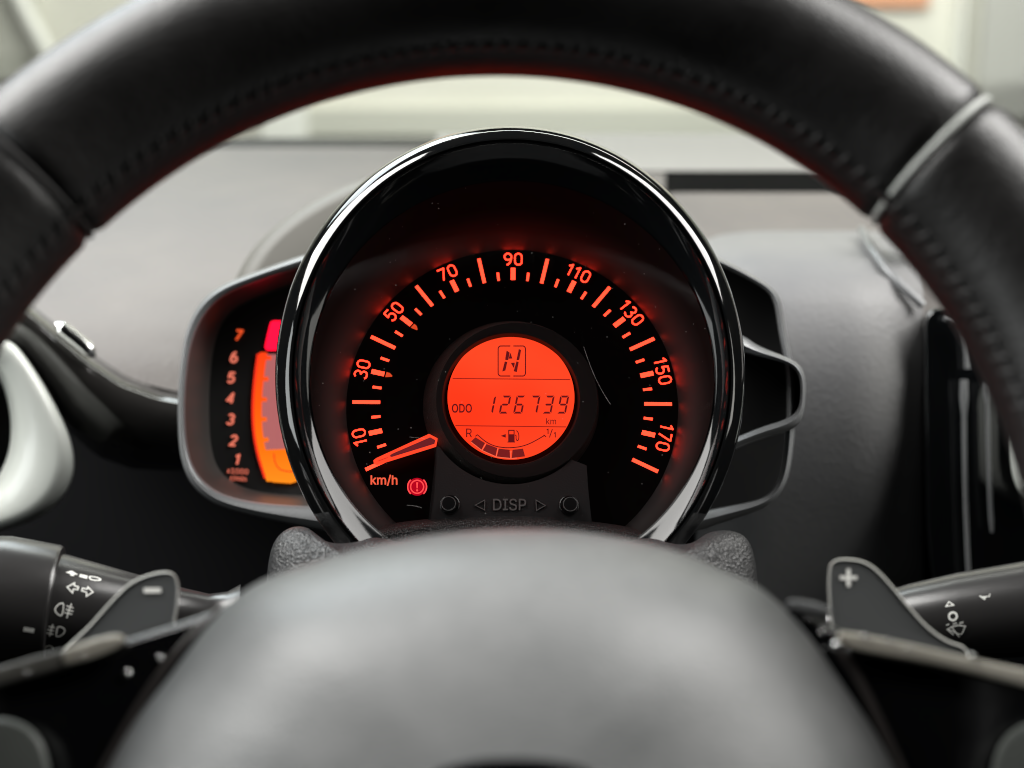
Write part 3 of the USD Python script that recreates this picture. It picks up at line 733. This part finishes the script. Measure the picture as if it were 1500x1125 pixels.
# clear lens, set inside the bezel's wall
lens_loops = [DIAL.p(edge_uvw[:, 0] * s, edge_uvw[:, 1] * s, edge_uvw[:, 2] + (edge_uvw[:, 1] * (s - 1) * .115) + .3) for s in (.991, .6, .2)]
lens_mesh = facing(loft([DIAL.p(r_top * s * np.cos(TH), r_top * s * np.sin(TH), 18.4 + .115 * r_top * s * np.sin(TH)) for s in (.990, .66, .33)], cap1=True))
obj('lens', lens_mesh, 'lens_clear', sp, smooth=60)

lens_o = [q for q in stage.GetPrimAtPath('/World/speedometer').GetChildren() if q.GetName() == 'lens'][0]
def on_lens(pts):
    return DIAL.px(np.asarray(pts, float), 18.6, .115)
for pts, r in (([(855, 508), (866, 540), (880, 570), (894, 592)], .028), ([(596, 740), (608, 741), (618, 744)], .035), ([(600, 640), (612, 641.5), (622, 642)], .03), ([(512, 752), (517, 757), (519, 760)], .04)):
    obj('scratch', tube(on_lens(chaikin(pts, 2, False)), r * 1e-3, 5), 'dust_grey', lens_o)

# ================================================================== STEERING COLUMN SHROUD
sh = thing('column_shroud', 'grained black steering column shroud between the speedometer and the steering wheel', 'column cover', DIAL.px([750, 860], 20))
SO = outline([(384, 1010), (388, 880), (394, 815), (404, 788), (424, 772), (448, 771), (462, 782), (480, 797), (525, 795), (546, 785), (600, 797), (750, 800), (900, 797), (953, 786), (985, 798), (1016, 797), (1036, 779), (1070, 776), (1094, 786), (1106, 815), (1112, 880), (1114, 1010), (1000, 1150), (500, 1150)], 260, 2)
cS = np.array([750, 1000.])
sl = [DIAL.px(SO, -25), DIAL.px(SO, 27)] + [DIAL.px(mixl(SO, cS, s), w) for s, w in ((.008, 30), (.025, 33), (.06, 37), (.12, 41), (.25, 46), (.5, 50))]
obj('shell', facing(loft(sl, cap1=True)), 'shroud_grain', sh, smooth=60)

# ================================================================== STALKS
def frustum_stalk(a, b, profile):
    """profile: list of (t along the axis, radius in metres)."""
    a, b = np.asarray(a), np.asarray(b)
    ax = (b - a) / np.linalg.norm(b - a); L_ = np.linalg.norm(b - a)
    e1 = np.cross(ax, [0, 0, 1.0]); e1 /= np.linalg.norm(e1); e2 = np.cross(ax, e1)
    an = np.linspace(0, 2 * np.pi, 64, endpoint=False)
    return facing_solid(loft([a + ax * L_ * t + r * (np.cos(an)[:, None] * e1 + np.sin(an)[:, None] * e2) for t, r in profile], True, True, True))
def on_stalk(xy, a, b, profile, lift=.0002):
    """Where sight lines through pixels first meet the stalk's surface."""
    a, b = np.asarray(a), np.asarray(b); L_ = np.linalg.norm(b - a); ax = (b - a) / L_
    ts, rs = zip(*profile)
    out = []
    for x, y in np.asarray(xy, float):
        d = at(x, y, 1.0) - CAM
        s = np.linspace(.25, .55, 1201)
        P_ = CAM + s[:, None] * d
        q = P_ - a; t = q @ ax; rad = np.linalg.norm(q - t[:, None] * ax, axis=1)
        h = rad - np.interp(t / L_, ts, rs) - lift
        i = np.argmax(h < 0)
        if h[i] >= 0:
            i = int(np.argmin(h)); out.append(P_[i]); continue
        f_ = h[i - 1] / (h[i - 1] - h[i])
        out.append(P_[i - 1] + f_ * (P_[i] - P_[i - 1]))
    return np.array(out)
def decal(shape, a, b, profile):
    ms = []
    for q in polys(shape):
        v, f = trimesh.creation.triangulate_polygon(q.segmentize(1.5), engine='earcut')
        front = on_stalk(v, a, b, profile)
        back = front + .0004 * (at(750, 562, 1.0) - CAM)
        ms.append(facing(trimesh.Trimesh(front, f, process=False)))
    return trimesh.util.concatenate(ms)

ls = thing('light_stalk', 'black light and indicator stalk with white symbols, left of the steering column', 'control stalk', at(150, 895, .40))
LA, LB = at(-110, 872, .400), at(345, 912, .420)
bar_prof = [(0, .0195), (.42, .0168), (.55, .0145), (.70, .0118), (.80, .0098), (.90, .0085), (.96, .0098), (1.0, .0125)]
obj('barrel', frustum_stalk(LA, LB, bar_prof), 'stalk_plastic', ls, smooth=40)
col_prof = [(.14, .0180), (.15, .0201), (.24, .0208), (.395, .0196), (.407, .0190), (.410, .0170)]
obj('rotary_collar', frustum_stalk(LA, LB, [(t, r) for t, r in col_prof]), 'stalk_plastic', ls, smooth=30)
end_prof = [(-.02, .0195), (.0, .0203), (.125, .0203), (.133, .0196), (.136, .0180)]
obj('end_cap', frustum_stalk(LA, LB, end_prof), 'stalk_plastic', ls, smooth=30)
S = lambda pts: [(x * .17778, 790 + y * .17778) for x, y in pts]
full_prof = bar_prof
def lsym(name, shape):
    obj(name, decal(shape, LA, LB, bar_prof), 'print_white', ls)
lsym('headlamp_symbol', unary_union([Polygon(S([(540, 272), (590, 258), (645, 292), (612, 290), (610, 302), (578, 298), (580, 284)])), Polygon(S([(660, 286), (722, 300), (716, 326), (652, 308)])),
                                     Polygon(S(chaikin([(728, 300), (780, 304), (835, 322), (832, 344), (780, 342), (735, 332)], 2))).difference(Polygon(S(chaikin([(742, 308), (782, 313), (818, 325), (815, 334), (780, 333), (748, 326)], 2))))]))
ar1 = Polygon(S([(545, 392), (618, 352), (618, 378), (652, 388), (645, 420), (608, 416), (600, 452)]))
ar2 = Polygon(S([(775, 436), (722, 382), (716, 404), (676, 396), (668, 428), (708, 440), (706, 478)]))
lsym('indicator_symbol', unary_union([ar1.difference(ar1.buffer(-1.9)), ar2.difference(ar2.buffer(-1.9))]))
dd = Polygon(S(chaikin([(530, 520), (490, 522), (450, 560), (448, 598), (490, 636), (515, 632), (528, 580)], 1)))
lsym('rear_fog_symbol', unary_union([dd.difference(dd.buffer(-2.0)), stroke(S([(548, 548), (606, 566)]), 1.7), stroke(S([(540, 576), (604, 594)]), 1.7), stroke(S([(530, 604), (594, 618)]), 1.7), stroke(S([(590, 530), (570, 580), (550, 650)]), 1.9)]))
dd = Polygon(S(chaikin([(470, 716), (510, 716), (540, 740), (538, 770), (500, 806), (455, 806), (462, 760)], 1)))
lsym('front_fog_symbol', unary_union([dd.difference(dd.buffer(-1.9)), stroke(S([(400, 718), (452, 728)]), 1.6), stroke(S([(390, 744), (444, 756)]), 1.6), stroke(S([(384, 772), (438, 782)]), 1.6), stroke(S([(436, 700), (420, 750), (408, 800)]), 1.7)]))
lsym('off_symbol', unary_union([stroke(S(arc(405, 900, 32, -20, 200, ry=22)), 1.8)]))
obj('collar_mark', decal(Polygon(S([(198, 722), (286, 736), (278, 772), (190, 756)])), LA, LB, col_prof), 'print_white', ls)

wsk = thing('wiper_stalk', 'black wiper stalk with white wiper symbols, right of the steering column', 'control stalk', at(1420, 900, .40))
WA, WB_ = at(1625, 878, .395), at(1215, 925, .420)
wp = [(0, .0150), (.25, .0148), (.5, .0138), (.68, .0122), (.78, .0106), (.9, .0085), (1.0, .008)]
obj('barrel', frustum_stalk(WA, WB_, wp), 'stalk_plastic', wsk, smooth=40)
S2 = lambda pts: [(1300 + x * .17778, 800 + y * .17778) for x, y in pts]
def wsym(name, shape):
    obj(name, decal(shape, WA, WB_, wp), 'print_white', wsk)
tri = Polygon(S2([(505, 452), (556, 488), (474, 502)]))
wsym('position_mark', tri.difference(tri.buffer(-1.5)))
oc = S2([(539, 578)])[0]
wsym('off_symbol', Point(oc).buffer(7.3).difference(Point(oc).buffer(4.2)))
fan = Polygon(S2([(488, 684), (530, 660), (590, 648), (648, 658), (612, 730), (586, 728), (556, 716)]))
wsym('wiper_symbol', unary_union([fan.difference(fan.buffer(-1.5)), stroke(S2([(530, 668), (592, 750)]), 1.6), stroke(S2([(490, 686), (545, 732)]), 1.6),
                                  stroke(S2([(484, 652), (508, 642)]), 1.6), stroke(S2([(540, 642), (572, 634)]), 1.6), stroke(S2([(592, 636), (624, 626)]), 1.6)]))
wsym('wash_symbol', unary_union([stroke(S2([(760, 408), (800, 440)]), 1.3), stroke(S2([(770, 420), (838, 414), (846, 392)]), 1.3), stroke(S2([(800, 440), (806, 420)]), 1.3)]))

# ================================================================== STEERING WHEEL
sw = thing('steering_wheel', 'black leather steering wheel with grey airbag hub, glossy spokes and gear paddles', 'steering wheel', WHEEL.p(0, 0, 0))
RW, TR = 145.5, 19.6
def rim_r(th):
    return RW * (1 - .05 * np.maximum(np.cos(th), 0) ** 4)
def rim_pt(th, ph, r):
    R_ = rim_r(th)
    return WHEEL.p((R_ + r * np.cos(ph)) * np.cos(th), (R_ + r * np.cos(ph)) * np.sin(th), r * np.sin(ph) * 1.0)
PH = np.linspace(0, 2 * np.pi, 56, endpoint=False)
seams = [math.radians(44), math.radians(139)]
def rim_section(t0, t1):
    n = max(8, int(abs(t1 - t0) / .012))
    th = np.linspace(t0, t1, n)
    L_ = []
    for i, t in enumerate(th):
        e = min(t - t0, t1 - t)
        r = TR - 1.6 * math.exp(-(e / .011) ** 2)
        L_.append(rim_pt(t, PH, np.full_like(PH, r)))
    return facing_solid(loft(L_, True, True, True))
gap = .004
obj('rim_grip', rim_section(seams[0] + gap, seams[1] - gap), 'leather', sw, smooth=60)
obj('rim_grip', rim_section(-math.pi / 2 + .001, seams[0] - gap), 'leather', sw, smooth=60)
obj('rim_grip', rim_section(seams[1] + gap, math.pi * 1.5 - .001), 'leather', sw, smooth=60)
for i, t in enumerate(seams):
    ph = np.linspace(0, 2 * np.pi, 60)
    pts = rim_pt(t, ph, TR - .9)
    obj('grip_seam', tube(pts, .0008, 8), 'seam_thread' if i == 0 else 'leather_thread', sw, smooth=60)
# stitches along the inner side of the rim
t = seams[0] - math.radians(26)
while t < seams[1] + math.radians(26):
    if min(abs(t - s) for s in seams) > .02:
        w_ = rnd.uniform(-.004, .004)
        q = np.array([rim_pt(t + w_ + .006 * s, math.radians(160) + .12 * s, TR + .2) for s in (-1, -.3, .3, 1)])
        obj('stitch', tube(q, [.0004, .0008, .0008, .0004], 6), 'leather_thread', sw, smooth=60)
    t += .033
thr = np.linspace(seams[0] - .6, seams[1] + .6, 120)
obj('stitch_ridge', tube(rim_pt(thr, math.radians(160), TR - .4), .0012, 8), 'leather', sw, smooth=60)
# airbag hub
HUB = [(157, 1125), (200, 1050), (250, 990), (300, 920), (345, 872), (392, 845), (443, 828), (500, 811), (560, 796), (640, 781), (750, 774), (840, 777), (920, 789), (1000, 809), (1053, 833), (1110, 856), (1152, 893), (1190, 937), (1233, 1000), (1267, 1050), (1313, 1125), (1345, 1230), (1330, 1380), (1150, 1530), (740, 1580), (330, 1530), (140, 1380), (110, 1230)]
HO_ = outline(HUB, 240, 2)
cH = np.array([740, 1190.])
hub = [WHEEL.px(HO_ + [0, 8], -50), WHEEL.px(HO_, -22)] + [WHEEL.px(mixl(HO_, cH, s), w) for s, w in ((.012, -17), (.04, -10.5), (.09, -3), (.16, 3.5), (.26, 9.5), (.40, 14.5), (.58, 18), (.8, 20), (.95, 20.4))]
obj('airbag_cover', facing(loft(hub, cap1=True)), 'airbag_plastic', sw, smooth=75)
em = np.array([0, 9.]) + outline([(570, 1190), (600, 1130), (680, 1104), (750, 1101), (820, 1104), (900, 1130), (930, 1190), (900, 1260), (750, 1290), (600, 1260)], 100)
obj('emblem_recess', facing(loft([WHEEL.px(em, 18), WHEEL.px(em, 23), WHEEL.px(mixl(em, em.mean(0), .05), 23.6), WHEEL.px(mixl(em, em.mean(0), .2), 23)], cap1=True)), 'piano_black', sw, smooth=50)
# spokes
def slab_part(name, pts, w0, depth, material, bevel=1.2, n=140, it=2, label=None):
    o = outline(pts, n, it); c = o.mean(0)
    g = Polygon(o)
    inn = []
    # offset inwards in pixels along the local normal
    t_ = np.roll(o, -1, 0) - np.roll(o, 1, 0); t_ /= np.linalg.norm(t_, axis=1, keepdims=True)
    nrm = np.stack([-t_[:, 1], t_[:, 0]], 1)
    if ((c - o) * nrm).sum() < 0:
        nrm = -nrm
    px_b = bevel / .15
    loops = [WHEEL.px(o, w0 - depth), WHEEL.px(o, w0 - bevel), WHEEL.px(o + nrm * px_b * .3, w0 - bevel * .3), WHEEL.px(o + nrm * px_b, w0)]
    return obj(name, facing(loft(loops, cap1=True)), material, sw, smooth=45, label=label)
slab_part('spoke', [(-120, 1030), (0, 990), (100, 962), (185, 935), (300, 900), (340, 880), (420, 900), (420, 1400), (-120, 1400)], -26, 14, 'spoke_gloss', 2.0)
slab_part('spoke', [(1100, 880), (1165, 893), (1215, 918), (1300, 938), (1417, 964), (1600, 1005), (1600, 1400), (1100, 1400)], -26, 14, 'spoke_gloss', 2.0)
slab_part('spoke_sheen', [(-80, 1000), (0, 977), (60, 959), (104, 949), (108, 970), (100, 978), (0, 1004), (-80, 1030)], -22.6, 5, 'spoke_sheen_dim', .8)
slab_part('spoke_sheen', [(92, 951), (133, 937), (172, 927), (186, 936), (170, 953), (100, 976), (90, 970)], -22, 5, 'spoke_sheen', .8)
slab_part('spoke_sheen', [(1222, 922), (1300, 936), (1350, 947), (1417, 963), (1500, 980), (1620, 1008), (1620, 1038), (1500, 1006), (1400, 981), (1333, 968), (1267, 957), (1232, 944)], -22, 5, 'spoke_sheen', .8)
for pts in ([(1226, 944), (1262, 1000), (1300, 1080), (1335, 1160)], [(326, 893), (262, 952), (205, 1030), (150, 1130)]):
    obj('spoke_facet', tube(WHEEL.px(resample(chaikin(pts, 2, False), 30, False), -25.5), .0013, 8), 'spoke_facet', sw, smooth=60)
slab_part('spoke_bridge', [(1150, 878), (1180, 879), (1218, 890), (1218, 902), (1180, 897), (1158, 893)], -24, 5, 'satin_grey', .6)
slab_part('spoke_insert', [(-60, 1060), (0, 1048), (45, 1062), (72, 1100), (80, 1200), (-60, 1200)], -18, 6, 'spoke_insert', 1.5)
slab_part('spoke_insert', [(1452, 1130), (1462, 1090), (1490, 1062), (1560, 1040), (1600, 1200), (1440, 1200)], -18, 6, 'spoke_insert', 1.5)
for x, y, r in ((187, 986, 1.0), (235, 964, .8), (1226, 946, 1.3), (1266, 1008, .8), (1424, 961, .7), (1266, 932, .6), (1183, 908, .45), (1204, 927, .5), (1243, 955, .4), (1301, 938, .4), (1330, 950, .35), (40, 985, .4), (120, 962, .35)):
    obj('glint_bead', ball(WHEEL.px([x, y], -25.6 if (x, y) in ((187, 986), (235, 964), (1266, 1008), (1183, 908), (1204, 927)) else -21.8), r * 1e-3, 2), 'chrome', sw, smooth=60)  # chrome beads put in to make the glints on the gloss spokes
# gear paddles behind the rim
PAD = Frame([0, .345, -.06], .30)
def paddle(pts, sym, label):
    o = outline(pts, 140, 2); c = o.mean(0)
    t_ = np.roll(o, -1, 0) - np.roll(o, 1, 0); t_ /= np.linalg.norm(t_, axis=1, keepdims=True)
    nrm = np.stack([-t_[:, 1], t_[:, 0]], 1)
    if ((c - o) * nrm).sum() < 0:
        nrm = -nrm
    p_ = obj('shift_paddle', facing(loft([PAD.px(o + nrm * 3.2, .4), PAD.px(o + nrm * 6, .1)], cap1=True)), 'paddle_grey', sw, smooth=45, label=label)
    obj('paddle_rim', facing(loft([PAD.px(o, -4), PAD.px(o, -.6), PAD.px(o + nrm * .8, .2), PAD.px(o + nrm * 2.4, .6), PAD.px(o + nrm * 3.6, .2)])), 'paddle_edge_highlight', p_, smooth=45)
    obj('paddle_symbol', flat_px(sym, PAD, .5, .2), 'print_white', p_)
paddle([(60, 985), (93, 950), (127, 920), (153, 890), (180, 861), (200, 847), (227, 838), (247, 836), (258, 842), (263, 857), (262, 883), (257, 912), (250, 960), (160, 985)], sbox(210.5, 861, 235.5, 868.5), 'left gear paddle with a white minus sign')
paddle([(1213, 830), (1220, 820), (1237, 817), (1263, 820), (1283, 831), (1307, 857), (1333, 889), (1360, 919), (1388, 939), (1420, 948), (1420, 985), (1300, 975), (1222, 940), (1216, 910), (1212, 870)], unary_union([sbox(1230.5, 843.5, 1255.5, 849), sbox(1240.2, 833.5, 1245.8, 859)]), 'right gear paddle with a white plus sign')
